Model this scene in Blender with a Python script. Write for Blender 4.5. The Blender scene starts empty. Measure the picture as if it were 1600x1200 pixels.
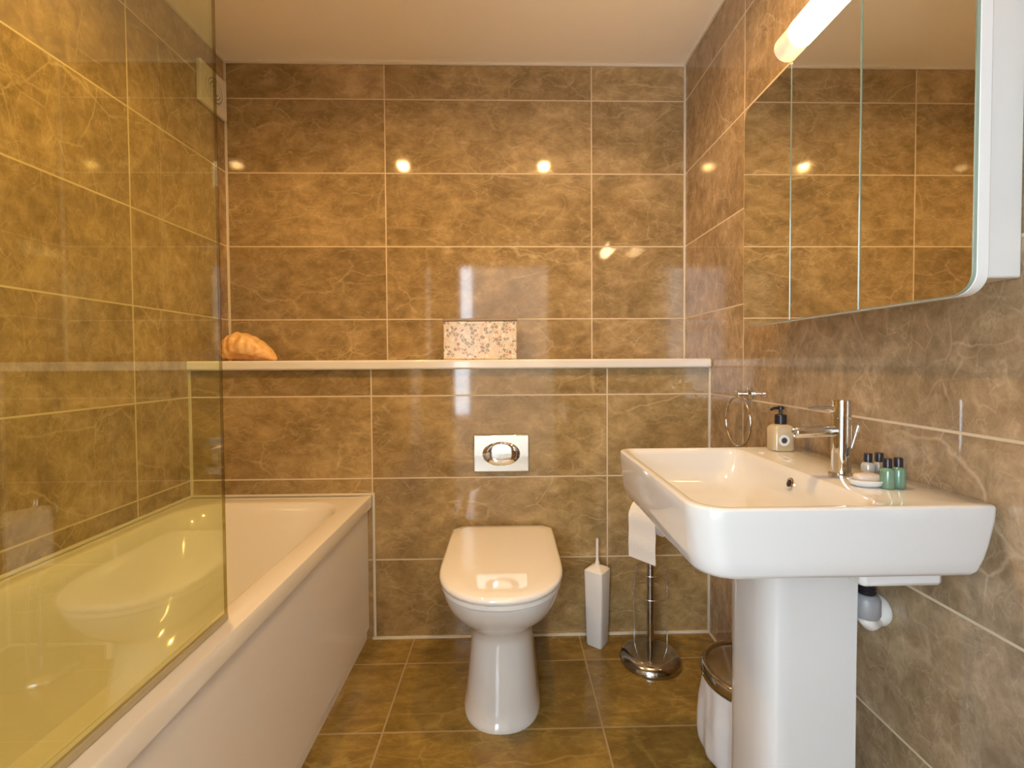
import bpy, bmesh, math, random
from mathutils import Vector, Matrix, Euler
random.seed(7)
S = bpy.context.scene
COL = S.collection
PI = math.pi

# ------------------------------------------------------------------ camera
XL, XR = -1.24, .802            # side walls
YB, YX = 2.084, 1.817           # back wall, boxed-in lower wall
YF = -.06                       # wall with the doorway, just behind the camera
CT = 2.4217                     # ceiling height
cd = bpy.data.cameras.new('camera'); cam = bpy.data.objects.new('camera', cd); COL.objects.link(cam)
cd.sensor_width = 36; cd.sensor_fit = 'HORIZONTAL'; cd.lens = 720 / 1600 * 36
cd.shift_x = -(811.5 - 800) / 1600; cd.shift_y = -(600 - 582.5) / 1600
cd.clip_start = .02
YAW, PITCH, ROLL = .0233, .0239, -.0058
f = Vector((math.sin(YAW) * math.cos(PITCH), math.cos(YAW) * math.cos(PITCH), -math.sin(PITCH)))
r0 = Vector((math.cos(YAW), -math.sin(YAW), 0)); u0 = r0.cross(f)
cr, sr = math.cos(ROLL), math.sin(ROLL)
rr = r0 * cr + u0 * sr; uu = -r0 * sr + u0 * cr
M = Matrix((rr, uu, -f)).transposed().to_4x4(); M.translation = (0, 0, 1.0954)
cam.matrix_world = M
S.camera = cam

# ------------------------------------------------------------------ world, lights, exposure
w = bpy.data.worlds.new('world'); S.world = w; w.use_nodes = True
w.node_tree.nodes['Background'].inputs[0].default_value = (.74, .88, 1.0, 1)      # overcast daylight outside the hall window
w.node_tree.nodes['Background'].inputs[1].default_value = 7.9
S.view_settings.view_transform = 'Standard'; S.view_settings.look = 'None'
S.view_settings.gamma = 1; S.view_settings.use_curve_mapping = False
S.view_settings.exposure = 0.97
S.cycles.use_denoising = True
S.cycles.max_bounces = 14; S.cycles.diffuse_bounces = 7; S.cycles.glossy_bounces = 6
S.cycles.transparent_max_bounces = 16; S.cycles.sample_clamp_indirect = 6
S.cycles.caustics_reflective = False; S.cycles.caustics_refractive = False
WARM = (1.0, .585, .19)

def light(name, kind, loc, power, color, rot=(0, 0, 0), **kw):
    d = bpy.data.lights.new(name, kind); d.energy = power; d.color = color
    for k, v in kw.items(): setattr(d, k, v)
    o = bpy.data.objects.new(name, d); COL.objects.link(o); o.location = loc; o.rotation_euler = rot
    return o
DL = [(-.693, 1.05), (.245, 1.05)]
for (x, y) in DL:
    light('downlight_beam', 'SPOT', (x, y, CT - .012), 25.5, WARM, spot_size=math.radians(168), spot_blend=.55, shadow_soft_size=.028)
# daylight from the window of the hall behind the camera
WX0, WX1, WZ0, WZ1 = -1.56, -.42, .45, 2.36
hd = light('hall_window_portal', 'AREA', ((WX0 + WX1) / 2, -1.70, (WZ0 + WZ1) / 2), 1, (1, 1, 1), (PI / 2, 0, 0), shape='RECTANGLE', size=WX1 - WX0, size_y=WZ1 - WZ0)
hd.data.cycles.is_portal = True
light('hall_fill_light', 'POINT', (.6, -.95, 2.25), 15, (1, .86, .70), shadow_soft_size=.09)  # added fill with no fixture, brightens the hall end wall reflected in the tiles

# ------------------------------------------------------------------ material helpers
class NT:
    def __init__(s, name):
        s.m = bpy.data.materials.new(name); s.m.use_nodes = True
        s.t = s.m.node_tree; s.n = s.t.nodes; s.l = s.t.links
        s.b = s.n['Principled BSDF']; s.out = s.n['Material Output']
    def node(s, k, **kw):
        n = s.n.new(k)
        for a, v in kw.items(): setattr(n, a, v)
        return n
    def put(s, sock, v):
        if hasattr(v, 'is_linked') or isinstance(v, bpy.types.NodeSocket): s.l.new(v, sock)
        else: sock.default_value = v
    def math(s, op, a, b=None, c=None, clamp=False):
        n = s.node('ShaderNodeMath', operation=op); n.use_clamp = clamp
        s.put(n.inputs[0], a)
        if b is not None: s.put(n.inputs[1], b)
        if c is not None: s.put(n.inputs[2], c)
        return n.outputs[0]
    def ramp(s, fac, stops):
        n = s.node('ShaderNodeValToRGB'); s.put(n.inputs[0], fac)
        e = n.color_ramp.elements
        while len(e) < len(stops): e.new(.5)
        for q, (p, c) in zip(e, stops): q.position = p; q.color = (c[0], c[1], c[2], 1) if hasattr(c, '__len__') else (c, c, c, 1)
        return n.outputs[0]
    def mix(s, fac, a, b, mode='MIX'):
        n = s.node('ShaderNodeMix', data_type='RGBA', blend_type=mode)
        s.put(n.inputs[0], fac)
        for i, v in ((6, a), (7, b)):
            if isinstance(v, tuple): v = (*v[:3], 1)
            s.put(n.inputs[i], v)
        return n.outputs[2]
    def noise(s, vec, scale, detail=4, rough=.55, dist=0):
        n = s.node('ShaderNodeTexNoise'); s.put(n.inputs['Vector'], vec)
        n.inputs['Scale'].default_value = scale; n.inputs['Detail'].default_value = detail
        n.inputs['Roughness'].default_value = rough; n.inputs['Distortion'].default_value = dist
        return n.outputs[0]

def plain(name, col, rough=.5, metal=0, coat=0, ior=1.5, spec=None, var=.03, scale=30, trans=0, emit=None, es=0, bump=0):
    t = NT(name); b = t.b
    tc = t.node('ShaderNodeTexCoord').outputs['Object']
    nz = t.noise(tc, scale, 3)
    c = t.ramp(nz, [(.25, tuple(max(0, x * (1 - var)) for x in col)), (.75, tuple(min(1, x * (1 + var)) for x in col))])
    t.l.new(c, b.inputs['Base Color'])
    b.inputs['Roughness'].default_value = rough; b.inputs['Metallic'].default_value = metal
    b.inputs['IOR'].default_value = ior; b.inputs['Coat Weight'].default_value = coat
    b.inputs['Coat Roughness'].default_value = .03
    b.inputs['Transmission Weight'].default_value = trans
    if emit: b.inputs['Emission Color'].default_value = (*emit, 1); b.inputs['Emission Strength'].default_value = es
    if bump:
        bn = t.node('ShaderNodeBump'); bn.inputs['Strength'].default_value = bump; bn.inputs['Distance'].default_value = .002
        t.l.new(nz, bn.inputs['Height']); t.l.new(bn.outputs[0], b.inputs['Normal'])
    return t.m

def tile(name, ua, va, uo, uw, vo, vh, gw=.0052, dark=1.0, rough=.06, grout=(.64, .53, .38), tint=(1.0, .98, .86)):
    """polished brown marble-look tiles: ua/va axis index of the joints, offset and pitch in metres"""
    t = NT(name); b = t.b
    P = t.node('ShaderNodeNewGeometry').outputs['Position']
    sx = t.node('ShaderNodeSeparateXYZ'); t.l.new(P, sx.inputs[0])
    U = t.math('DIVIDE', t.math('SUBTRACT', sx.outputs[ua], uo), uw)
    V = t.math('DIVIDE', t.math('SUBTRACT', sx.outputs[va], vo), vh)
    def dist(Q, pitch):
        fr = t.math('FRACT', Q)
        return t.math('MULTIPLY', t.math('MINIMUM', fr, t.math('SUBTRACT', 1.0, fr)), pitch)
    d = t.math('MINIMUM', dist(U, uw), dist(V, vh))
    g = t.ramp(t.math('DIVIDE', d, gw), [(.42, 1.0), (.62, 0.0)])
    # every tile gets its own cut of the pattern
    cb = t.node('ShaderNodeCombineXYZ')
    t.l.new(t.math('FLOOR', U), cb.inputs[0]); t.l.new(t.math('FLOOR', V), cb.inputs[1]); cb.inputs[2].default_value = ua * 3.7 + va
    wn = t.node('ShaderNodeTexWhiteNoise', noise_dimensions='3D'); t.l.new(cb.outputs[0], wn.inputs['Vector'])
    off = t.node('ShaderNodeVectorMath', operation='MULTIPLY_ADD')
    t.l.new(wn.outputs['Color'], off.inputs[0]); off.inputs[1].default_value = (9, 9, 9); t.l.new(P, off.inputs[2])
    vec = off.outputs[0]
    n1 = t.noise(vec, 3.2, 7, .62, .3)
    mp = t.node('ShaderNodeMapping'); mp.inputs['Rotation'].default_value = (.5, -.7, .9); mp.inputs['Scale'].default_value = (1.0, 1.9, 1.4); t.l.new(vec, mp.inputs[0])
    n2 = t.noise(mp.outputs[0], 12, 9, .72, .35)
    n3 = t.noise(vec, 60, 4, .7)
    m = t.math('ADD', t.math('MULTIPLY', n1, .42), t.math('MULTIPLY', n2, .58))
    k = dark
    c = t.ramp(m, [(.36, (.175 * k, .122 * k, .062 * k)), (.45, (.255 * k, .182 * k, .097 * k)),
                   (.53, (.365 * k, .268 * k, .150 * k)), (.64, (.54 * k, .410 * k, .250 * k))])
    c = t.mix(t.math('MULTIPLY', n3, .35), c, (.42 * k, .315 * k, .19 * k))
    # thin pale veins
    st_ = t.node('ShaderNodeMapping'); st_.inputs['Rotation'].default_value = (.6, .75, .5); st_.inputs['Scale'].default_value = (.7, 2.4, 1.5); t.l.new(vec, st_.inputs[0]); vv = st_.outputs[0]
    wob = t.node('ShaderNodeTexNoise'); t.l.new(vec, wob.inputs['Vector']); wob.inputs['Scale'].default_value = 7; wob.inputs['Detail'].default_value = 4
    wv = t.node('ShaderNodeVectorMath', operation='MULTIPLY_ADD'); t.l.new(wob.outputs['Color'], wv.inputs[0]); wv.inputs[1].default_value = (.14, .14, .14); t.l.new(vv, wv.inputs[2])
    for sc, wd, amt in ((2.0, .014, .42), (4.6, .024, .36), (11.0, .05, .24)):
        vo_ = t.node('ShaderNodeTexVoronoi', feature='DISTANCE_TO_EDGE'); t.l.new(wv.outputs[0], vo_.inputs['Vector']); vo_.inputs['Scale'].default_value = sc
        v = t.ramp(vo_.outputs['Distance'], [(0.0, 1.0), (wd, 0.0)])
        gate = t.ramp(t.noise(vec, sc * 1.3, 3), [(.46, 0.0), (.66, 1.0)])
        c = t.mix(t.math('MULTIPLY', t.math('MULTIPLY', v, gate), amt), c, (.74 * k, .60 * k, .42 * k))
    for sc, wd, amt, ds in ((5.0, .010, .26, .3), (11.0, .018, .24, .3)):
        nv = t.noise(vv, sc, 3, .5, ds)
        v = t.ramp(t.math('ABSOLUTE', t.math('SUBTRACT', nv, .5)), [(0.0, 1.0), (wd, 0.0)])
        gate = t.ramp(t.noise(vec, sc * 1.7, 2), [(.45, 0.0), (.65, 1.0)])
        c = t.mix(t.math('MULTIPLY', t.math('MULTIPLY', v, gate), amt), c, (.74 * k, .60 * k, .42 * k))
    tv = t.math('MULTIPLY_ADD', wn.outputs['Value'], .16, .92)
    tvn = t.node('ShaderNodeCombineXYZ')
    for i in range(3): t.l.new(tv, tvn.inputs[i])
    c = t.mix(1.0, c, tvn.outputs[0], 'MULTIPLY')
    c = t.mix(1.0, c, tint, 'MULTIPLY')
    c = t.mix(g, c, grout)
    t.l.new(c, b.inputs['Base Color'])
    t.l.new(t.math('MULTIPLY_ADD', g, .5, rough), b.inputs['Roughness'])
    b.inputs['IOR'].default_value = 1.52
    bn = t.node('ShaderNodeBump'); bn.inputs['Strength'].default_value = .35; bn.inputs['Distance'].default_value = .001
    t.l.new(t.math('SUBTRACT', 1.0, g), bn.inputs['Height']); t.l.new(bn.outputs[0], b.inputs['Normal'])
    return t.m

def clear(name, tint, rough=0.0, ior=1.5, boost=1.0):
    """sheet glass: tinted see-through plus surface reflection"""
    t = NT(name)
    tr = t.node('ShaderNodeBsdfTransparent'); tr.inputs[0].default_value = (*tint, 1)
    gl = t.node('ShaderNodeBsdfGlossy'); gl.inputs['Roughness'].default_value = rough; gl.inputs[0].default_value = (1, 1, 1, 1)
    ge = t.node('ShaderNodeNewGeometry'); dp = t.node('ShaderNodeVectorMath', operation='DOT_PRODUCT')
    t.l.new(ge.outputs['Incoming'], dp.inputs[0]); t.l.new(ge.outputs['Normal'], dp.inputs[1])
    f0 = ((ior - 1) / (ior + 1)) ** 2
    k5 = t.math('POWER', t.math('SUBTRACT', 1.0, t.math('ABSOLUTE', dp.outputs['Value']), clamp=True), 5.0)
    fres = t.math('MULTIPLY_ADD', k5, 1 - f0, f0)
    mx = t.node('ShaderNodeMixShader')
    t.l.new(t.math('MULTIPLY', fres, boost, clamp=True), mx.inputs[0])
    t.l.new(tr.outputs[0], mx.inputs[1]); t.l.new(gl.outputs[0], mx.inputs[2])
    t.l.new(mx.outputs[0], t.out.inputs[0])
    return t.m

ROW0, ROWH = .3156, .3243
M_back = tile('tile_back_wall', 0, 2, -.5429, .9209, ROW0, ROWH, tint=(.98, .96, .86))
M_box = tile('tile_ledge_wall', 0, 2, -.5389, .929, ROW0, ROWH, tint=(.96, .90, .70))
M_side = tile('tile_side_wall', 1, 2, 1.557, .92, ROW0, ROWH, tint=(1.03, .99, 1.02))
M_floor = tile('tile_floor', 0, 1, -.38, .655, 1.660, .313, dark=.58, rough=.12, grout=(.36, .26, .13), tint=(1.16, 1.02, .44))
M_ceil = plain('ceiling_paint', (.95, .935, .90), .75, var=.01, scale=3)
M_hall = plain('hall_paint', (.84, .83, .80), .8, var=.01, scale=3)
M_hallfloor = plain('hall_carpet', (.35, .30, .25), .9, var=.08, scale=80)
M_seal = plain('white_sealant', (.72, .68, .60), .45, var=.02)
M_white = plain('glazed_ceramic', (.68, .68, .68), .07, coat=.5, var=.006, scale=6)
M_acry = plain('bath_acrylic', (.74, .71, .66), .10, coat=.4, var=.006, scale=5)
M_panel = plain('bath_panel_plastic', (.80, .78, .78), .16, var=.008, scale=5)
M_seat = plain('toilet_seat_plastic', (.84, .82, .79), .09, coat=.4, var=.005)
M_shelf = plain('shelf_white_stone', (.80, .77, .72), .18, coat=.3, var=.015, scale=14)
M_chrome = plain('chrome', (.78, .78, .79), .06, 1, var=.01)
M_steel = plain('dark_polished_steel', (.46, .44, .42), .14, 1, var=.05, scale=9)
M_black = plain('black_plastic', (.018, .015, .02), .3, var=.1)
M_cab = plain('cabinet_white_lacquer', (.80, .81, .80), .22, var=.006)
M_mirror = plain('mirror_silver', (.86, .875, .84), .0, 1, var=0)
M_edge = plain('mirror_green_edge', (.30, .38, .30), .1, var=.02)
M_plast = plain('white_plastic', (.82, .80, .77), .3, var=.01)
M_paper = plain('tissue_paper', (.80, .77, .73), .9, var=.02, scale=120, bump=.4)
M_glass = clear('shower_glass', (.93, .955, .76), boost=1.7)
M_sealstrip = plain('screen_bottom_strip', (.42, .36, .22), .3, var=.03)
M_fix = plain('frosted_lamp_tube', (.9, .85, .75), .4, emit=(1.0, .66, .33), es=22)
M_lens = plain('downlight_lens', (.9, .85, .75), .3, emit=(1.0, .78, .46), es=40)

# ------------------------------------------------------------------ mesh helpers
def link(name, bm, mat, parent=None, smooth=None, bevel=0, seg=2, sub=0, kind=None):
    me = bpy.data.meshes.new(name)
    bmesh.ops.recalc_face_normals(bm, faces=bm.faces[:])
    bm.to_mesh(me); bm.free()
    o = bpy.data.objects.new(name, me); COL.objects.link(o)
    for m in (mat if isinstance(mat, list) else [mat]): me.materials.append(m)
    if bevel:
        b = o.modifiers.new('bevel', 'BEVEL'); b.width = bevel; b.segments = seg; b.limit_method = 'ANGLE'; b.angle_limit = math.radians(40)
        b.harden_normals = False
    if sub:
        s = o.modifiers.new('sub', 'SUBSURF'); s.levels = sub; s.render_levels = sub
    if smooth is not None or sub or bevel:
        me.shade_smooth()
        if smooth: me.set_sharp_from_angle(angle=math.radians(smooth))
        elif bevel: me.set_sharp_from_angle(angle=math.radians(50))
    if parent:
        o.parent = parent; o.matrix_parent_inverse = Matrix.Identity(4)
        o.location = -parent.location   # meshes are written in world coordinates
    if kind: o['kind'] = kind
    return o

def box(bm, x0, x1, y0, y1, z0, z1):
    vs = [bm.verts.new(p) for p in ((x0, y0, z0), (x1, y0, z0), (x1, y1, z0), (x0, y1, z0), (x0, y0, z1), (x1, y0, z1), (x1, y1, z1), (x0, y1, z1))]
    for q in ((0, 1, 2, 3), (7, 6, 5, 4), (0, 4, 5, 1), (1, 5, 6, 2), (2, 6, 7, 3), (3, 7, 4, 0)): bm.faces.new([vs[i] for i in q])
    return vs
def B(*a):
    bm = bmesh.new(); box(bm, *a); return bm

def loft(bm, rings, cap0=True, cap1=True, closed=True):
    R = [[bm.verts.new(p) for p in r] for r in rings]
    n = len(R[0])
    for a, b in zip(R, R[1:]):
        for i in range(n if closed else n - 1):
            j = (i + 1) % n
            bm.faces.new((a[i], a[j], b[j], b[i]))
    if cap0: bm.faces.new(R[0][::-1])
    if cap1: bm.faces.new(R[-1])
    return R
def rrect(x0, x1, y0, y1, r, z, n=6):
    """rounded rectangle; r may be one radius or four (x1y1, x0y1, x0y0, x1y0)"""
    rs = r if hasattr(r, '__len__') else (r,) * 4
    pts = []
    for (cx, cy, a0), q in zip(((x1, y1, 0), (x0, y1, 90), (x0, y0, 180), (x1, y0, 270)), rs):
        ccx = cx - q if cx == x1 else cx + q; ccy = cy - q if cy == y1 else cy + q
        for k in range(n + 1):
            a = math.radians(a0 + 90 * k / n)
            pts.append((ccx + q * math.cos(a), ccy + q * math.sin(a), z))
    return pts
def circ(cx, cy, r, z, n=32): return [(cx + r * math.cos(2 * PI * i / n), cy + r * math.sin(2 * PI * i / n), z) for i in range(n)]
def lathe(bm, prof, c=(0, 0, 0), axis=Vector((0, 0, 1)), n=32, cap0=True, cap1=True):
    """prof: (radius, height) pairs along axis from c"""
    q = Vector((0, 0, 1)).rotation_difference(axis.normalized()).to_matrix()
    rings = [[tuple(Vector(c) + q @ Vector((r * math.cos(2 * PI * i / n), r * math.sin(2 * PI * i / n), h))) for i in range(n)] for r, h in prof]
    return loft(bm, rings, cap0, cap1)
def tube(bm, pts, r, n=12, closed=False):
    pts = [Vector(p) for p in pts]; rings = []
    N = len(pts); up = None
    for i, p in enumerate(pts):
        a = pts[(i - 1) % N] if (closed or i) else pts[0]; b = pts[(i + 1) % N] if (closed or i < N - 1) else pts[-1]
        t = (b - a).normalized()
        if up is None: up = Vector((0, 0, 1)) if abs(t.z) < .9 else Vector((1, 0, 0))
        s = t.cross(up).normalized(); up = s.cross(t).normalized()
        rings.append([tuple(p + (s * math.cos(2 * PI * k / n) + up * math.sin(2 * PI * k / n)) * r) for k in range(n)])
    if closed: rings.append(rings[0]); loft(bm, rings, False, False); bmesh.ops.remove_doubles(bm, verts=bm.verts[:], dist=1e-6)
    else: loft(bm, rings)
def empty(name, loc, label, cat, group=None):
    o = bpy.data.objects.new(name, None); COL.objects.link(o); o.location = loc; o.empty_display_size = .05
    o['label'] = label; o['category'] = cat
    if group: o['group'] = group
    return o
def tag(o, label, cat, group=None):
    o['label'] = label; o['category'] = cat
    if group: o['group'] = group
    return o
def copy_tree(root, loc, label):
    r = root.copy(); COL.objects.link(r); r.location = loc; r['label'] = label
    for ch in list(root.children):
        c = ch.copy(); COL.objects.link(c); c.parent = r
        for g in list(ch.children):
            d = g.copy(); COL.objects.link(d); d.parent = c
    return r

# ------------------------------------------------------------------ room shell
TH = .1
def st(name, bm, m, **k): return link(name, bm, m, kind='structure', **k)
st('floor', B(XL - TH, XR + TH, YF, YB + TH, -TH, 0), M_floor)
cb = bmesh.new(); box(cb, XL - TH, XR + TH, YF - TH, YB + TH, CT, CT + TH)
st('ceiling', cb, M_ceil)
st('wall_left', B(XL - TH, XL, YF - TH, YB + TH, 0, CT), M_side)
st('wall_right', B(XR, XR + TH, YF - TH, YB + TH, 0, CT), M_side)
st('wall_back', B(XL, XR, YB, YB + TH, 0, CT), M_back)
st('wall_ledge', B(XL, XR, YX, YB, 0, 1.068), M_box)
# wall with the doorway behind the camera
DX0, DX1, DZ = -.47, .39, 2.0
fb = bmesh.new()
box(fb, XL, DX0, YF - TH, YF, 0, CT); box(fb, DX1, XR, YF - TH, YF, 0, CT); box(fb, DX0, DX1, YF - TH, YF, DZ, CT)
st('wall_front', fb, M_side)
db = bmesh.new()
box(db, DX0, DX0 + .03, YF - TH - .012, YF + .012, 0, DZ); box(db, DX1 - .03, DX1, YF - TH - .012, YF + .012, 0, DZ); box(db, DX0 + .03, DX1 - .03, YF - TH - .012, YF + .012, DZ - .03, DZ)
st('trim_1', db, M_cab, bevel=.003)
# hall beyond the doorway
HY = -1.7
st('floor_hall', B(-1.6, 1.4, HY, YF - .0005, -TH, 0), M_hallfloor)
hb = bmesh.new(); box(hb, -1.6, WX0, HY - .1, HY, 0, CT); box(hb, WX1, 1.4, HY - .1, HY, 0, CT); box(hb, WX0, WX1, HY - .1, HY, 0, WZ0); box(hb, WX0, WX1, HY - .1, HY, WZ1, CT)
st('wall_hall_end', hb, M_hall)
wf = bmesh.new()
for a in ((WX0, WX0 + .04, WZ0, WZ1), (WX1 - .04, WX1, WZ0, WZ1), (WX0 + .04, WX1 - .04, WZ0, WZ0 + .04), (WX0 + .04, WX1 - .04, WZ1 - .04, WZ1), (WX0 + .04, WX1 - .04, 1.50, 1.54)):
    box(wf, a[0], a[1], HY - .07, HY - .02, a[2], a[3])
st('window_1', wf, M_cab)
st('wall_hall_left', B(-1.7, -1.6, HY - .1, YF - TH, 0, CT), M_hall)
st('wall_hall_right', B(1.4, 1.5, HY - .1, YF - TH, 0, CT), M_hall)
hf = bmesh.new(); box(hf, -1.6, DX0 - .0, YF - TH - .01, YF - TH, 0, CT); box(hf, DX1, 1.4, YF - TH - .01, YF - TH, 0, CT); box(hf, DX0, DX1, YF - TH - .01, YF - TH, DZ, CT)
st('wall_hall_near', hf, M_hall)
st('ceiling_hall', B(-1.7, 1.5, HY - .1, YF - TH, CT, CT + TH), M_hall)
# sealant beads in the corners
s = .007
def bead(n, *a): return st('trim_%d' % n, B(*a), M_seal)
bead(2, XL, XL + s, YX - s, YX, .575, 1.068)
bead(3, XR - s, XR, YX - s, YX, 0, 1.068)
bead(4, XL, XL + s, YB - s, YB, 1.105, CT)
bead(5, XR - s, XR, YB - s, YB, 1.105, CT)
bead(6, XL + s, XR - s, YB - s, YB, CT - s * 1.4, CT)
bead(7, XL, XL + s, .0, YB - s, CT - s, CT)
bead(8, XR - s, XR, .0, YB - s, CT - s, CT)
bead(9, -.545, XR - s, YX - .007, YX, 0, .008)
bead(10, XR - .006, XR, .0, YX - .007, 0, .006)
bead(11, XL + s, -.537, YX - .006, YX, .5755, .5815)
bead(12, XL, XL + .007, -.02, YX - .006, .5755, .583)
bead(13, -.537, -.530, YX - .006, YX, .008, .583)

# ------------------------------------------------------------------ ledge shelf
o = link('ledge_shelf', B(XL, XR, 1.797, YB, 1.068, 1.105), M_shelf, bevel=.007, seg=3)
tag(o, 'long white polished shelf slab capping the tiled ledge across the back wall', 'shelf')

# ------------------------------------------------------------------ bathtub
by0 = YF + .004
bt = empty('bathtub', (-.89, .9, 0), 'cream white built-in bathtub with plain side panel along the left wall', 'bathtub')
bm = bmesh.new()
ox0, ox1, oy0, oy1 = XL + .001, -.540, by0, YX - .001
rings = [rrect(ox0 + .01, ox1 - .002, oy0, oy1, .004, .533),
         rrect(ox0, ox1, oy0, oy1, .006, .530), rrect(ox0, ox1, oy0, oy1, .006, .5705), rrect(ox0 + .001, ox1 - .0015, oy0 + .001, oy1 - .001, .007, .5735),
         rrect(ox0 + .004, ox1 - .0045, oy0 + .004, oy1 - .004, .01, .575),
         rrect(-1.185, -.604, .14, 1.735, .13, .575),
         rrect(-1.180, -.609, .146, 1.729, .13, .5735), rrect(-1.173, -.617, .155, 1.718, .13, .566),
         rrect(-1.162, -.630, .175, 1.690, .13, .53),
         rrect(-1.150, -.645, .20, 1.625, .14, .42), rrect(-1.138, -.660, .24, 1.545, .15, .29),
         rrect(-1.115, -.685, .29, 1.455, .15, .205), rrect(-1.07, -.73, .35, 1.38, .14, .172), rrect(-1.0, -.80, .45, 1.25, .09, .165)]
loft(bm, rings, False, True)
link('tub', bm, M_acry, bt, smooth=34)
pb = bmesh.new(); box(pb, -.575, -.557, by0, YX - .003, .045, .533)
link('side_panel', pb, M_panel, bt, bevel=.003)
pb = bmesh.new(); box(pb, -.585, -.567, by0, YX - .003, 0, .045)
link('plinth', pb, M_panel, bt, bevel=.002)
pb = bmesh.new()
lathe(pb, [(.033, 0), (.033, .003), (.026, .007), (.01, .008)], (-.9, .62, .166))
link('waste_plug', pb, M_chrome, bt, smooth=40)

# ------------------------------------------------------------------ shower screen
sc_ = empty('shower_screen', (-.575, .4, .58), 'frameless greenish glass shower screen standing on the bath rim', 'shower screen')
link('glass_pane', B(-.5785, -.5735, YF + .02, .935, .589, 2.0), M_glass, sc_)
link('polished_edge', B(-.5788, -.5732, .9352, .9368, .5895, 2.0), clear('glass_edge', (.70, .64, .40), boost=.3), sc_)
link('bottom_strip', B(-.580, -.571, YF + .02, .937, .5765, .590), M_sealstrip, sc_, bevel=.002)
link('wall_profile', B(-.590, -.561, YF, YF + .022, .5765, 2.01), M_chrome, sc_, bevel=.002)

# ------------------------------------------------------------------ toilet
tl = empty('toilet', (-.027, 1.55, 0), 'white back-to-wall toilet with closed lid under the chrome flush plate', 'toilet')
TX, TYB = -.027, YX - .0015
def dee(hw, yf, z, yb=TYB, rb=.012, n=22, p=2.25):
    yf -= .014 * min(1, max(0, (z - .25) / .1))
    """straight at the wall, rounded at the front"""
    ymid = yf + hw * 1.18; ymid = min(ymid, yb - .02)
    pts = [(TX + hw - rb, yb, z), (TX - hw + rb, yb, z), (TX - hw, yb - rb, z)]
    for i in range(1, 4): pts.append((TX - hw, yb - rb + (ymid - yb + rb) * i / 4, z))
    for i in range(n + 1):
        a = PI + PI * i / n
        cx, sy = math.cos(a), math.sin(a)
        pts.append((TX + hw * math.copysign(abs(cx) ** (2 / p), cx), ymid + (ymid - yf) * math.copysign(abs(sy) ** (2 / p), sy), z))
    for i in range(3, 0, -1): pts.append((TX + hw, yb - rb + (ymid - yb + rb) * i / 4, z))
    pts.append((TX + hw, yb - rb, z))
    return pts
bm = bmesh.new()
sec = [(.121, 1.328, .001), (.121, 1.328, .012), (.117, 1.334, .018), (.1135, 1.340, .06), (.107, 1.352, .13), (.101, 1.364, .20), (.0985, 1.372, .235),
       (.102, 1.370, .262), (.118, 1.352, .285), (.143, 1.320, .312), (.163, 1.294, .340), (.177, 1.275, .370), (.184, 1.264, .395), (.186, 1.261, .408), (.180, 1.268, .413)]
loft(bm, [dee(a, b, c) for a, b, c in sec])
link('pan', bm, M_white, tl, smooth=50)
bm = bmesh.new()
loft(bm, [dee(.184, 1.262, .4135, TYB - .03, .03), dee(.189, 1.255, .416, TYB - .03, .03), dee(.189, 1.255, .427, TYB - .03, .03), dee(.185, 1.259, .4295, TYB - .03, .03)])
link('seat', bm, M_seat, tl, smooth=40)
bm = bmesh.new()
loft(bm, [dee(.188, 1.256, .431, TYB - .012, .03), dee(.193, 1.249, .434, TYB - .012, .03), dee(.194, 1.248, .442, TYB - .012, .03), dee(.191, 1.252, .449, TYB - .014, .03), dee(.184, 1.260, .4525, TYB - .02, .03),
          dee(.15, 1.30, .4545, TYB - .05, .03), dee(.07, 1.40, .4555, TYB - .10, .03)])
link('lid', bm, M_seat, tl, smooth=60)
for sx in (-.075, .075):
    bm = bmesh.new(); lathe(bm, [(.011, 0), (.011, .034), (.009, .037)], (TX + sx, TYB - .006, .4135), n=16)
    link('hinge', bm, M_chrome, tl, smooth=40)

# ------------------------------------------------------------------ flush plate
fp = empty('flush_plate', (-.031, YX, .735), 'rectangular chrome dual flush plate on the tiled ledge above the toilet', 'flush plate')
link('plate', B(-.140, .079, YX - .010, YX - .0005, .662, .809), M_chrome, fp, bevel=.004, seg=3)
def half_oval(side, a, b, d0, d1):
    bm = bmesh.new(); N = 24; rings = []
    for (k, dd) in ((1, d0), (1, d1 * .55), (.93, d1 * .82), (.75, d1), (.35, d1 * 1.12), (.05, d1 * 1.15)):
        r = []
        for i in range(N + 1):
            t = -PI / 2 + PI * i / N
            r.append((-.031 + side * (.0015 + a * k * math.cos(t)), YX - .010 - dd, .735 + b * k * math.sin(t)))
        rings.append(r)
    loft(bm, rings); return bm
link('button', half_oval(-1, .072, .047, -.001, .016), M_chrome, fp, smooth=50)
link('button', half_oval(1, .072, .047, -.001, .016), M_chrome, fp, smooth=50)

# ------------------------------------------------------------------ toilet brush
tb = empty('toilet_brush', (.338, 1.765, 0), 'white square toilet brush holder with thin handle standing right of the toilet', 'toilet brush')
def sq(c, h, ang, z, r=.008):
    pts = rrect(-h, h, -h, h, r, z, 4); ca, sa = math.cos(ang), math.sin(ang)
    return [(c[0] + x * ca - y * sa, c[1] + x * sa + y * ca, z) for x, y, z in pts]
bc = (.338, 1.757); an = math.radians(52)
bm = bmesh.new()
loft(bm, [sq(bc, .030, an, .001), sq(bc, .0325, an, .006), sq(bc, .0385, an, .285), sq(bc, .0375, an, .292), sq(bc, .028, an, .300), sq(bc, .012, an, .308)])
link('holder', bm, M_plast, tb, smooth=40)
bm = bmesh.new(); lathe(bm, [(.010, 0), (.0085, .012), (.0055, .02), (.0050, .098), (.0035, .104)], (bc[0], bc[1], .308), n=16)
link('handle', bm, M_plast, tb, smooth=50)

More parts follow.
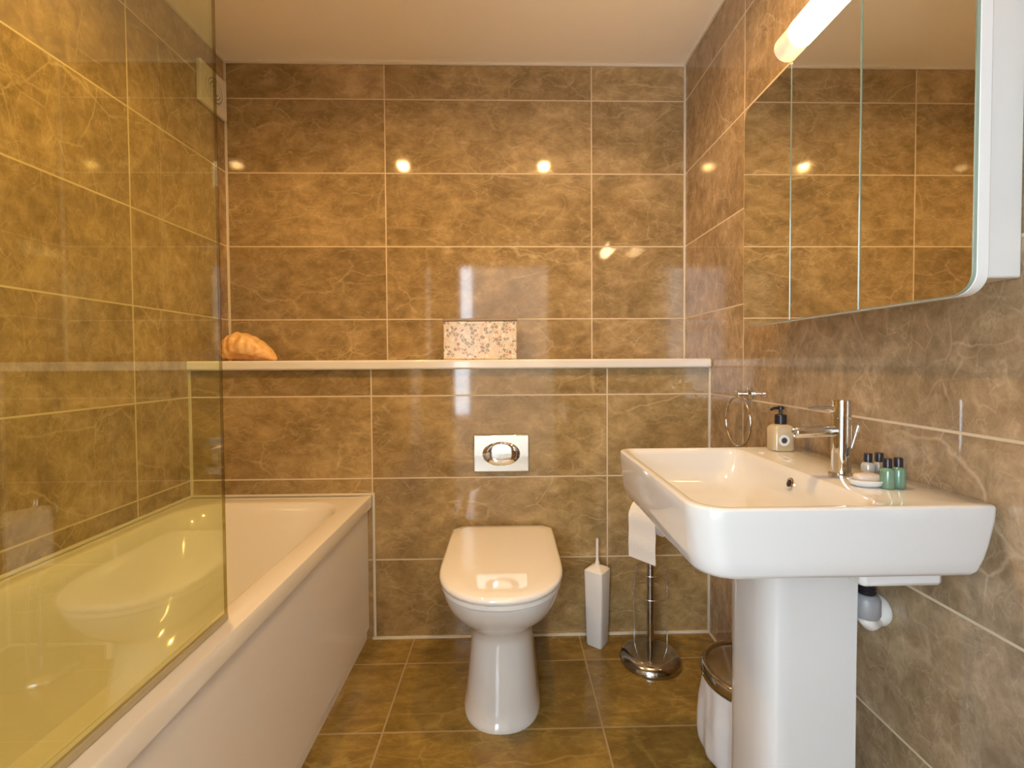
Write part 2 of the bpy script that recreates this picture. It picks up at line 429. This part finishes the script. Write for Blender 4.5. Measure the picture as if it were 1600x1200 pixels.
# ------------------------------------------------------------------ toilet roll stand
rs = empty('toilet_roll_stand', (.51, 1.655, 0), 'chrome floor-standing toilet roll holder with round base beside the brush', 'toilet roll holder')
pc = (.512, 1.650)
bm = bmesh.new(); lathe(bm, [(.108, .001), (.110, .008), (.106, .020), (.092, .032), (.065, .038), (.02, .041)], (*pc, 0), n=48)
link('base', bm, M_steel, rs, smooth=60)
bm = bmesh.new(); lathe(bm, [(.0125, .039), (.0125, .62), (.009, .63), (.002, .634)], (*pc, 0), n=24)
link('pole', bm, M_steel, rs, smooth=50)
ax = Vector((.077, -.098, 0)).normalized(); nn = Vector((-.62 - .16, -.62, 0)).normalized()
rc = Vector((.500, 1.600, .548))
bm = bmesh.new()
p0 = Vector((*pc, .60)); e0 = rc - ax * .075; e1 = rc + ax * .065
tube(bm, [p0, p0 + (Vector((e0.x, e0.y, .60)) - p0) * .8, Vector((e0.x, e0.y, .592)), Vector((e0.x, e0.y, .56)), e0 + ax * .012, e1], .005)
link('arm', bm, M_steel, rs, smooth=60)
for z, rad in ((.335, .058), (.255, .068)):
    bm = bmesh.new(); tube(bm, [(pc[0] + rad * math.cos(a), pc[1] + rad * math.sin(a), z) for a in [2 * PI * i / 40 for i in range(40)]], .002, 8, True)
    link('wire_ring', bm, M_chrome, rs, smooth=60)
for a in (.2, 2.3, 4.4):
    bm = bmesh.new(); tube(bm, [(pc[0] + .068 * math.cos(a), pc[1] + .068 * math.sin(a), .036), (pc[0] + .068 * math.cos(a), pc[1] + .068 * math.sin(a), .255), (pc[0] + .058 * math.cos(a), pc[1] + .058 * math.sin(a), .335)], .002, 8)
    link('upright_wire', bm, M_chrome, rs, smooth=60)
# roll with a hanging sheet
bm = bmesh.new()
sd = ax.cross(Vector((0, 0, 1))).normalized()
if sd.dot(nn) < 0: sd = -sd
R_, ri, hw = .055, .020, .055
prof = []
N = 40
outer = [(R_ * math.cos(2 * PI * i / N), R_ * math.sin(2 * PI * i / N)) for i in range(N)]
def P3(a, u, v): return tuple(rc + ax * a + sd * u + Vector((0, 0, v)))
O0 = [bm.verts.new(P3(-hw, u, v)) for u, v in outer]; O1 = [bm.verts.new(P3(hw, u, v)) for u, v in outer]
I0 = [bm.verts.new(P3(-hw, u * ri / R_, v * ri / R_)) for u, v in outer]; I1 = [bm.verts.new(P3(hw, u * ri / R_, v * ri / R_)) for u, v in outer]
for i in range(N):
    j = (i + 1) % N
    bm.faces.new((O0[i], O0[j], O1[j], O1[i])); bm.faces.new((I0[j], I0[i], I1[i], I1[j]))
    bm.faces.new((O0[j], O0[i], I0[i], I0[j])); bm.faces.new((O1[i], O1[j], I1[j], I1[i]))
roll = link('toilet_roll', bm, M_paper, smooth=40)
tag(roll, 'white toilet roll with hanging sheet on the chrome stand, under the basin edge', 'toilet roll')
bm = bmesh.new(); rg = []
for i in range(14):
    v = .0 + .02 - i * .0125
    u = R_ + .0012 + .0012 * math.sin(i * .9)
    if i == 0: u = math.sqrt(R_ ** 2 - .02 ** 2) + .0012
    rg.append([P3(-hw, u, v), P3(hw, u, v), P3(hw, u + .0012, v), P3(-hw, u + .0012, v)])
loft(bm, rg)
link('hanging_sheet', bm, M_paper, None, smooth=60)
hs = bpy.data.objects['hanging_sheet']; hs.parent = roll

# ------------------------------------------------------------------ pedal bin and its bag
bn = empty('pedal_bin', (.648, 1.215, 0), 'small round steel pedal bin with domed lid behind the basin pedestal', 'bin')
cx, cy = .650, 1.215
bm = bmesh.new(); loft(bm, [circ(cx, cy, .108, .002, 40), circ(cx, cy, .110, .012, 40), circ(cx, cy, .113, .228, 40), circ(cx, cy, .104, .228, 40), circ(cx, cy, .10, .02, 40)], True, True)
link('body', bm, M_steel, bn, smooth=50)
bm = bmesh.new(); loft(bm, [circ(cx, cy, .123, .230, 48), circ(cx, cy, .125, .234, 48), circ(cx, cy, .125, .260, 48), circ(cx, cy, .121, .266, 48), circ(cx, cy, .114, .267, 48), circ(cx, cy, .108, .262, 48), circ(cx, cy, .08, .268, 48), circ(cx, cy, .03, .271, 48)], True, True)
link('lid', bm, M_steel, bn, smooth=50)
bm = bmesh.new(); box(bm, cx - .018, cx + .018, cy - .15, cy - .105, .004, .012)
link('pedal', bm, M_black, bn, bevel=.003)
bm = bmesh.new(); rings = []
N = 72
for k, (rad, z) in enumerate(((.1165, .229), (.119, .222), (.121, .20), (.125, .16), (.129, .11), (.131, .07), (.130, .05), (.124, .04), (.117, .045))):
    ring = []
    for i in range(N):
        a = 2 * PI * i / N
        wv = .0035 * math.sin(a * 9 + k * .4) + .002 * math.sin(a * 17 - k * .7) + .002 * math.sin(a * 5 + 1)
        amp = min(1, k / 3)
        zz = z + (.012 * math.sin(a * 3 + .6) + .007 * math.sin(a * 8)) * (k / 8)
        ring.append((cx + (rad + wv * amp) * math.cos(a), cy + (rad + wv * amp) * math.sin(a), zz))
    rings.append(ring)
loft(bm, rings, False, False)
M_bag = plain('thin_white_plastic_bag', (.60, .57, .56), .38, var=.06, scale=22, bump=.6)
tag(link('bin_bag', bm, M_bag, smooth=80), 'white plastic bag folded over the outside of the small steel bin', 'bin bag')

# ------------------------------------------------------------------ washbasin on pedestal
wb = empty('washbasin', (.55, .99, 0), 'square-cornered white ceramic pedestal washbasin on the right wall', 'washbasin')
ZT = .856
x0, x1, y0, y1 = .300, XR - .0015, .727, 1.258
cr4 = lambda a, b: (b, a, a, b)
bm = bmesh.new()
rr4 = (.004, .03, .055, .012)       # x1y1, x0y1, x0y0, x1y0
def orr(dx, dy, z, k=1, xb=0): return rrect(x0 + dx, x1 - xb, y0 + dy, y1 - dy, tuple(max(.003, q * k) for q in rr4), z, 7)
rings = [rrect(.45, .735, .86, 1.12, .03, .728, 7), orr(.060, .05, .731, .9, .045), orr(.026, .020, .735, .9, .036), orr(.016, .008, .739, 1, .031), orr(.011, .003, .747, 1, .026), orr(.007, .0015, .768, 1, .017), orr(.005, .001, .79, 1, .010), orr(.001, 0, .83, 1, .0015), orr(0, 0, .851, 1, 0), orr(.0015, .0012, .8545, 1, .001),
         orr(.005, .004, ZT, 1, .004),
         rrect(x0 + .014, .6275, y0 + .013, y1 - .013, (.04, .03, .05, .04), ZT - .0002, 7),
         rrect(x0 + .017, .6240, y0 + .016, y1 - .016, (.04, .03, .05, .04), ZT - .002, 7),
         rrect(x0 + .024, .6180, y0 + .024, y1 - .024, (.045, .035, .05, .045), ZT - .014, 7),
         rrect(x0 + .036, .607, y0 + .038, y1 - .038, (.05, .04, .05, .05), ZT - .05, 7),
         rrect(x0 + .055, .588, y0 + .062, y1 - .062, .05, ZT - .085, 7),
         rrect(x0 + .085, .560, y0 + .11, y1 - .11, .05, ZT - .100, 7), rrect(x0 + .13, .51, y0 + .2, y1 - .2, .035, ZT - .105, 7)]
loft(bm, rings, True, True)
link('bowl', bm, M_white, wb, smooth=55)
# raised rib on the back edge
# pedestal
bm = bmesh.new()
def ped(k, z, dx=0):
    # rounded towards the room, flat sides running back
    hy = .0925 * k; cyp = .985; xf = .512 + dx; xb = .694
    pts = [(xb, cyp + hy, z), (xb, cyp - hy, z)]
    for i in range(13):
        a = -PI / 2 - PI * i / 12
        ex = abs(math.cos(a)) ** .62; ey = math.copysign(abs(math.sin(a)) ** .62, math.sin(a))
        pts.append((xf + .050 - .050 * ex, cyp + hy * ey, z))
    return pts
loft(bm, [ped(1.06, .001, -.004), ped(1.06, .02, -.004), ped(1.0, .10), ped(.98, .3), ped(.98, .5), ped(1.0, .68), ped(1.02, .735, -.002)])
link('pedestal', bm, M_white, wb, smooth=38)
bm = bmesh.new(); box(bm, .60, .742, .762, 1.2, .706, .7345)
link('rear_foot', bm, M_white, wb, bevel=.008)
bm = bmesh.new(); lathe(bm, [(.013, 0), (.013, .003), (.009, .004)], (.6135, .985, ZT - .030), Vector((-1, 0, .35)), 24)
link('overflow_ring', bm, M_chrome, wb, smooth=40)
bm = bmesh.new(); lathe(bm, [(.008, 0), (.007, .0005)], (.6095, .985, ZT - .0285), Vector((-1, 0, .35)), 24)
link('overflow_hole', bm, M_black, wb, smooth=40)
bm = bmesh.new(); lathe(bm, [(.022, 0), (.022, .003), (.015, .006), (.004, .007)], (.44, .99, ZT - .105), n=28)
link('waste_plug', bm, M_chrome, wb, smooth=40)
# ------------------------------------------------------------------ waste trap behind the pedestal
wt = empty('waste_trap', (.73, .975, .5), 'white plastic waste elbow with dark threaded pipe behind the basin pedestal', 'waste pipe')
bm = bmesh.new(); lathe(bm, [(.015, 0)] + [(.015 + .003 * (i % 2), .004 * i + .002) for i in range(1, 26)] + [(.015, .112)], (.736, .925, .612), n=20)
link('threaded_pipe', bm, M_black, wt, smooth=30)
bm = bmesh.new(); lathe(bm, [(.023, 0), (.026, .008), (.026, .038), (.021, .046), (.018, .048)], (.736, .925, .566), n=24)
M_grey = plain('grey_plastic_nut', (.30, .30, .31), .35, var=.03)
link('nut', bm, M_grey, wt, smooth=40)
bm = bmesh.new(); tube(bm, [(.736, .925, .585), (.736, .925, .560), (.748, .929, .549), (.760, .940, .544), (XR - .002, .965, .544)], .016, 20)
link('elbow', bm, M_plast, wt, smooth=60)
bm = bmesh.new(); lathe(bm, [(.030, 0), (.034, .008), (.033, .028), (.024, .034)], (XR - .0005, .965, .557), Vector((-1, 0, 0)), 24)
link('wall_collar', bm, M_cab, wt, smooth=40)

# ------------------------------------------------------------------ mixer tap
tp = empty('mixer_tap', (.684, .930, ZT), 'tall chrome cylinder mixer tap with pin lever on the back of the basin', 'tap')
tx, ty = .684, .930
bm = bmesh.new(); lathe(bm, [(.023, .0005), (.023, .005), (.0175, .008), (.0175, .118), (.0168, .1185), (.0168, .1205), (.0175, .121), (.0175, .155), (.0165, .1575), (.004, .158)], (tx, ty, ZT), n=40)
link('body', bm, M_chrome, tp, smooth=35)
bm = bmesh.new(); lathe(bm, [(.0115, .012), (.0115, .094), (.0105, .097), (.0095, .098), (.0085, .094)], (tx, ty, ZT + .094), Vector((-1, .0, -.03)), 28)
link('spout', bm, M_chrome, tp, smooth=35)
bm = bmesh.new(); lathe(bm, [(.0075, .012), (.0075, .022), (.0045, .024), (.0045, .062), (.003, .064)], (tx, ty, ZT + .139), Vector((-1, .10, .03)), 20)
link('lever', bm, M_chrome, tp, smooth=35)
bm = bmesh.new(); lathe(bm, [(.0028, 0), (.0028, .066), (.0048, .068), (.0048, .082), (.003, .084)], (tx + .012, ty, ZT + .025), Vector((.30, 0, 1)), 14)
link('lift_rod', bm, M_chrome, tp, smooth=35)

# ------------------------------------------------------------------ toiletries on the basin
pbt = empty('pump_bottle', (.722, 1.205, ZT), 'pale amber soap bottle with black pump at the far end of the basin', 'soap bottle')
M_amber = plain('pale_amber_liquid', (.52, .42, .27), .18, coat=.5, var=.04)
px, py = .722, 1.205
bm = bmesh.new()
loft(bm, [rrect(px - .026, px + .026, py - .020, py + .020, .012, ZT + .0005), rrect(px - .029, px + .029, py - .023, py + .023, .013, ZT + .004), rrect(px - .029, px + .029, py - .023, py + .023, .013, ZT + .060), rrect(px - .022, px + .022, py - .018, py + .018, .012, ZT + .068), rrect(px - .012, px + .012, py - .012, py + .012, .011, ZT + .071)])
link('body', bm, M_amber, pbt, smooth=45)
bm = bmesh.new(); lathe(bm, [(.0145, .0712), (.0145, .094), (.0125, .096), (.004, .0965), (.004, .108), (.0085, .109), (.0085, .116), (.005, .118)], (px, py, ZT), n=24)
tube(bm, [(px, py, ZT + .113), (px - .020, py - .004, ZT + .113), (px - .030, py - .006, ZT + .109)], .0035, 10)
link('pump', bm, M_black, pbt, smooth=40)
bm = bmesh.new(); lathe(bm, [(.0145, 0), (.0145, .0008)], (px - .004, py - .0232, ZT + .030), Vector((0, -1, 0)), 28)
link('round_label', bm, M_plast, pbt)
bm = bmesh.new(); lathe(bm, [(.0075, 0), (.0075, .0006)], (px - .004, py - .0241, ZT + .030), Vector((0, -1, 0)), 24)
link('label_print', bm, plain('dark_print', (.05, .05, .06), .4), pbt)

def mini(name, loc, label, mb):
    e = empty(name, loc, label, 'toiletry bottle', 'small toiletry bottles behind the tap')
    x, y, z = loc
    bm = bmesh.new(); lathe(bm, [(.0105, .0005), (.0118, .003), (.0118, .032), (.0100, .037), (.006, .0395)], (x, y, z), n=24)
    link('body', bm, mb, e, smooth=40)
    bm = bmesh.new(); lathe(bm, [(.0072, .0392), (.0072, .055), (.0062, .0565)], (x, y, z), n=20)
    link('cap', bm, M_black, e, smooth=40)
    return e
M_green = plain('green_shower_gel', (.23, .42, .29), .15, coat=.6, var=.05)
M_pale = plain('pale_clear_lotion', (.62, .60, .55), .15, coat=.6, var=.04)
def liquid(m, t=.45):
    b = m.node_tree.nodes['Principled BSDF']; b.inputs['Transmission Weight'].default_value = t; return m
liquid(M_green); liquid(M_pale)
g1 = mini('toiletry_bottle', (.703, .836, ZT), 'green mini toiletry bottle with black cap, left of the green pair', M_green)
copy_tree(g1, (.727, .840, ZT), 'green mini toiletry bottle with black cap, right of the green pair nearest the wall')
c1 = mini('toiletry_bottle', (.704, .884, ZT), 'clear mini toiletry bottle with black cap, left one behind the soap dish', M_pale)
copy_tree(c1, (.728, .886, ZT), 'clear mini toiletry bottle with black cap, right one behind the soap dish')
# soap dish and soap
sdx, sdy = .678, .853
def oval(cx, cy, a, b, z, n=32, ang=.5):
    ca, sa = math.cos(ang), math.sin(ang)
    return [(cx + a * math.cos(t) * ca - b * math.sin(t) * sa, cy + a * math.cos(t) * sa + b * math.sin(t) * ca, z) for t in [2 * PI * i / n for i in range(n)]]
bm = bmesh.new()
A = -.15
loft(bm, [oval(sdx, sdy, .022, .014, ZT + .0005, ang=A), oval(sdx, sdy, .030, .019, ZT + .005, ang=A), oval(sdx, sdy, .034, .022, ZT + .013, ang=A), oval(sdx, sdy, .032, .020, ZT + .0135, ang=A), oval(sdx, sdy, .026, .015, ZT + .007, ang=A)])
tag(link('soap_dish', bm, M_white, smooth=60), 'small white oval soap dish on the basin beside the tap', 'soap dish')
bm = bmesh.new()
loft(bm, [oval(sdx, sdy, .020, .011, ZT + .0075, ang=A), oval(sdx, sdy, .024, .014, ZT + .011, ang=A), oval(sdx, sdy, .025, .0145, ZT + .018, ang=A), oval(sdx, sdy, .021, .012, ZT + .023, ang=A), oval(sdx, sdy, .010, .005, ZT + .025, ang=A)])
tag(link('soap_bar', bm, plain('beige_soap', (.55, .45, .37), .35, var=.05), smooth=60), 'beige soap bar lying in the white oval dish', 'soap')

# ------------------------------------------------------------------ towel ring on the right wall
tr = empty('towel_ring', (XR, 1.512, .985), 'chrome towel ring on the right wall near the corner above the basin', 'towel ring')
bm = bmesh.new(); lathe(bm, [(.022, 0), (.022, .006), (.010, .009), (.009, .034), (.012, .036), (.012, .046), (.008, .048)], (XR - .0005, 1.512, .985), Vector((-1, 0, 0)), 28)
link('mount', bm, M_chrome, tr, smooth=35)
bm = bmesh.new(); tube(bm, [(XR - .041, 1.512 + .082 * math.sin(t), .985 - .010 - .082 + .082 * math.cos(t)) for t in [2 * PI * i / 48 for i in range(48)]], .0042, 12, True)
link('ring', bm, M_chrome, tr, smooth=60)

# ------------------------------------------------------------------ mirror cabinet
mc = empty('mirror_cabinet', (.73, .963, 1.19), 'white wall cabinet with three mirrored doors above the basin', 'mirror cabinet')
cb = bmesh.new(); box(cb, .684, XR - .0005, .704, 1.262, 1.222, 1.752)
link('cabinet_body', cb, M_cab, mc, bevel=.003)
def yz_round(ya, yb, za, zb, ra, rb, x, n=8):
    """outline in the Y-Z plane; ra rounds the low-y corners, rb the high-y ones"""
    pts = rrect(ya, yb, za, zb, (rb, ra, ra, rb), 0, n)
    return [(x, p[0], p[1]) for p in pts]
edges = [(.642, .8545, .032, .0015), (.8565, 1.0675, .0015, .0015), (1.0695, 1.284, .0015, .032)]
for ya, yb, ra, rb in edges:
    za, zb = 1.1885, 1.786
    bm = bmesh.new()
    loft(bm, [yz_round(ya, yb, za, zb, ra, rb, .6835), yz_round(ya, yb, za, zb, ra, rb, .6655)])
    d = link('door', bm, M_cab, mc, bevel=.0012)
    bm = bmesh.new()
    loft(bm, [yz_round(ya + .0006, yb - .0006, za + .0006, zb - .0006, ra, rb, .6655), yz_round(ya + .0006, yb - .0006, za + .0006, zb - .0006, ra, rb, .6612)])
    e = link('mirror_edge', bm, M_edge, None, smooth=40); e.parent = d; e.location = (0, 0, 0)
    bm = bmesh.new()
    loft(bm, [yz_round(ya + .002, yb - .002, za + .002, zb - .002, max(.001, ra - .002), max(.001, rb - .002), .6612), yz_round(ya + .002, yb - .002, za + .002, zb - .002, max(.001, ra - .002), max(.001, rb - .002), .6600)])
    e = link('mirror', bm, M_mirror, None); e.parent = d; e.location = (0, 0, 0)

# ------------------------------------------------------------------ wall lamp above the cabinet
wl = empty('wall_lamp', (XR, .965, 1.87), 'lit tubular wall lamp glowing above the mirrored cabinet', 'wall lamp')
lx, lz, ly0, ly1 = .700, 1.872, .775, 1.155
bm = bmesh.new(); box(bm, .774, XR - .0005, ly0 + .03, ly1 - .01, lz - .022, lz + .022)
link('backplate', bm, M_chrome, wl, bevel=.004)
for yy in (ly0 + .05, ly1 - .07):
    bm = bmesh.new(); box(bm, lx + .02, .776, yy - .012, yy + .012, lz - .008, lz + .008)
    link('bracket', bm, M_chrome, wl, bevel=.002)
bm = bmesh.new(); lathe(bm, [(.033, 0), (.033, ly1 - ly0 - .12)], (lx, ly0 + .06, lz), Vector((0, 1, 0)), 32)
link('glass_tube', bm, M_fix, wl, smooth=40)
for yy, h in ((ly0, .06), (ly1 - .06, .06)):
    bm = bmesh.new(); lathe(bm, [(.029, 0), (.0325, .003), (.0325, h - .001), (.031, h)], (lx, yy, lz), Vector((0, 1, 0)), 32)
    link('end_cap', bm, M_cab, wl, smooth=40)

# ------------------------------------------------------------------ ceiling downlights
def downlight(x, y, label):
    e = empty('downlight', (x, y, CT), label, 'ceiling light', 'recessed ceiling downlights')
    bm = bmesh.new(); lathe(bm, [(.030, -.0005), (.042, -.0005), (.042, -.004), (.038, -.007), (.030, -.006)], (x, y, CT), n=36, cap0=False, cap1=False)
    link('bezel', bm, M_chrome, e, smooth=40)
    bm = bmesh.new(); lathe(bm, [(.030, -.001), (.030, -.004), (.02, -.005)], (x, y, CT), n=36)
    link('lens', bm, M_lens, e, smooth=40)
downlight(*DL[0], 'round recessed ceiling downlight over the bath side')
downlight(*DL[1], 'round recessed ceiling downlight nearer the basin side')

# ------------------------------------------------------------------ extractor fan
ef = empty('extractor_fan', (XL, 1.98, 2.235), 'small square white extractor fan high on the left wall by the corner', 'extractor fan')
bm = bmesh.new(); box(bm, XL + .0005, XL + .020, 1.893, 2.066, 2.150, 2.316)
link('housing', bm, M_plast, ef, bevel=.005, seg=3)
M_grille = plain('grille_grey', (.42, .38, .32), .5)
bm = bmesh.new(); lathe(bm, [(.056, 0), (.056, .002)], (XL + .020, 1.98, 2.233), Vector((1, 0, 0)), 40)
gr = link('vent_opening', bm, M_grille, ef, smooth=40)
for rad in (.012, .026, .040, .054):
    bm = bmesh.new()
    tube(bm, [(XL + .0235, 1.98 + rad * math.cos(a), 2.233 + rad * math.sin(a)) for a in [2 * PI * i / 40 for i in range(40)]], .0028, 8, True)
    link('grille_ring', bm, M_plast, ef, smooth=60)

# ------------------------------------------------------------------ patterned box on the shelf
def mosaic():
    t = NT('mosaic_pattern'); tc = t.node('ShaderNodeTexCoord').outputs['Object']
    v = t.node('ShaderNodeTexVoronoi', feature='F1'); t.l.new(tc, v.inputs['Vector']); v.inputs['Scale'].default_value = 72
    d = t.node('ShaderNodeTexVoronoi', feature='DISTANCE_TO_EDGE'); t.l.new(tc, d.inputs['Vector']); d.inputs['Scale'].default_value = 72
    sep = t.node('ShaderNodeSeparateColor'); t.l.new(v.outputs['Color'], sep.inputs[0])
    c = t.ramp(sep.outputs[0], [(.0, (.68, .54, .38)), (.20, (.34, .20, .11)), (.38, (.74, .62, .46)), (.50, (.56, .30, .15)), (.62, (.80, .74, .62)), (.72, (.30, .27, .18)), (.88, (.70, .52, .34))])
    n = c.node; n.color_ramp.interpolation = 'CONSTANT'
    e = t.ramp(d.outputs[0], [(.04, 1.0), (.12, 0.0)])
    c = t.mix(e, c, (.74, .66, .52))
    ringm = t.ramp(v.outputs['Distance'], [(.12, 1.0), (.20, 0.0)])
    c = t.mix(t.math('MULTIPLY', ringm, .6), c, (.80, .72, .58))
    t.l.new(c, t.b.inputs['Base Color']); t.b.inputs['Roughness'].default_value = .2
    return t.m
pbx = empty('patterned_box', (-.115, 1.945, 1.105), 'rectangular box with cream and brown mosaic pattern standing on the ledge shelf', 'box')
link('box_body', B(-.265, .034, 1.885, 2.005, 1.1055, 1.262), mosaic(), pbx, bevel=.004)
link('box_lid', B(-.267, .036, 1.883, 2.007, 1.262, 1.272), plain('box_lid_brown', (.30, .22, .14), .3, var=.1), pbx, bevel=.003)

# ------------------------------------------------------------------ sea shell on the shelf
bm = bmesh.new(); rings = []
NS, NR = 44, 56
X0, X1 = -1.188, -.962
for k in range(NS + 1):
    t = k / NS
    if t < .10: R = .046 * math.sin(t / .10 * PI / 2) ** .6
    elif t < .30: u = (t - .10) / .20; R = .046 + .0135 * math.sin(u * PI / 2)
    else: u = (t - .30) / .70; R = .0595 * (1 - u ** 2.2) ** .62
    R = max(R, .0015)
    cxs = X0 + (X1 - X0) * t
    czs = 1.105 + max(.010, .98 * R) if t > .05 else 1.105 + .036
    czs = 1.105 + .047 + (.0600 - .047) * min(1, t / .25) if t < .34 else 1.105 + .0600 - .052 * ((t - .34) / .66) ** 1.7
    ring = []
    for i in range(NR):
        a = 2 * PI * i / NR
        rb = R
        spire = max(0, 1 - t / .36)
        rb *= 1 + .07 * spire * math.sin(t * 60 - a)              # coiled whorls
        rb *= 1 + .030 * (1 - spire) * math.sin(t * 44 + .4 * math.sin(a))   # growth ribs
        kn = math.exp(-((t - .30) / .05) ** 2)
        rb += .004 * kn * max(0, math.cos(a * 7 + .5)) ** 2       # shoulder knobs
        # mouth: fold the lower front side inward
        m_ = math.exp(-((a - math.radians(236)) / .30) ** 2) * min(1, max(0, (t - .22) / .12)) * min(1, max(0, (.97 - t) / .12))
        rb *= 1 - .55 * m_
        z = czs + rb * .97 * math.sin(a)
        ring.append((cxs, 1.94 + rb * 1.05 * math.cos(a), max(1.1055, z)))
    rings.append(ring)
loft(bm, rings)
def shellmat():
    t = NT('shell_orange'); tc = t.node('ShaderNodeTexCoord').outputs['Object']
    a = t.noise(tc, 22, 5, .6, .8); b_ = t.noise(tc, 70, 3)
    c = t.ramp(a, [(.30, (.56, .27, .08)), (.46, (.82, .48, .18)), (.66, (.88, .66, .38))])
    c = t.mix(t.math('MULTIPLY', b_, .3), c, (.82, .55, .28))
    t.l.new(c, t.b.inputs['Base Color']); t.b.inputs['Roughness'].default_value = .35
    return t.m
tag(link('sea_shell', bm, shellmat(), smooth=70), 'orange knobbly sea shell on the left end of the ledge shelf', 'sea shell')
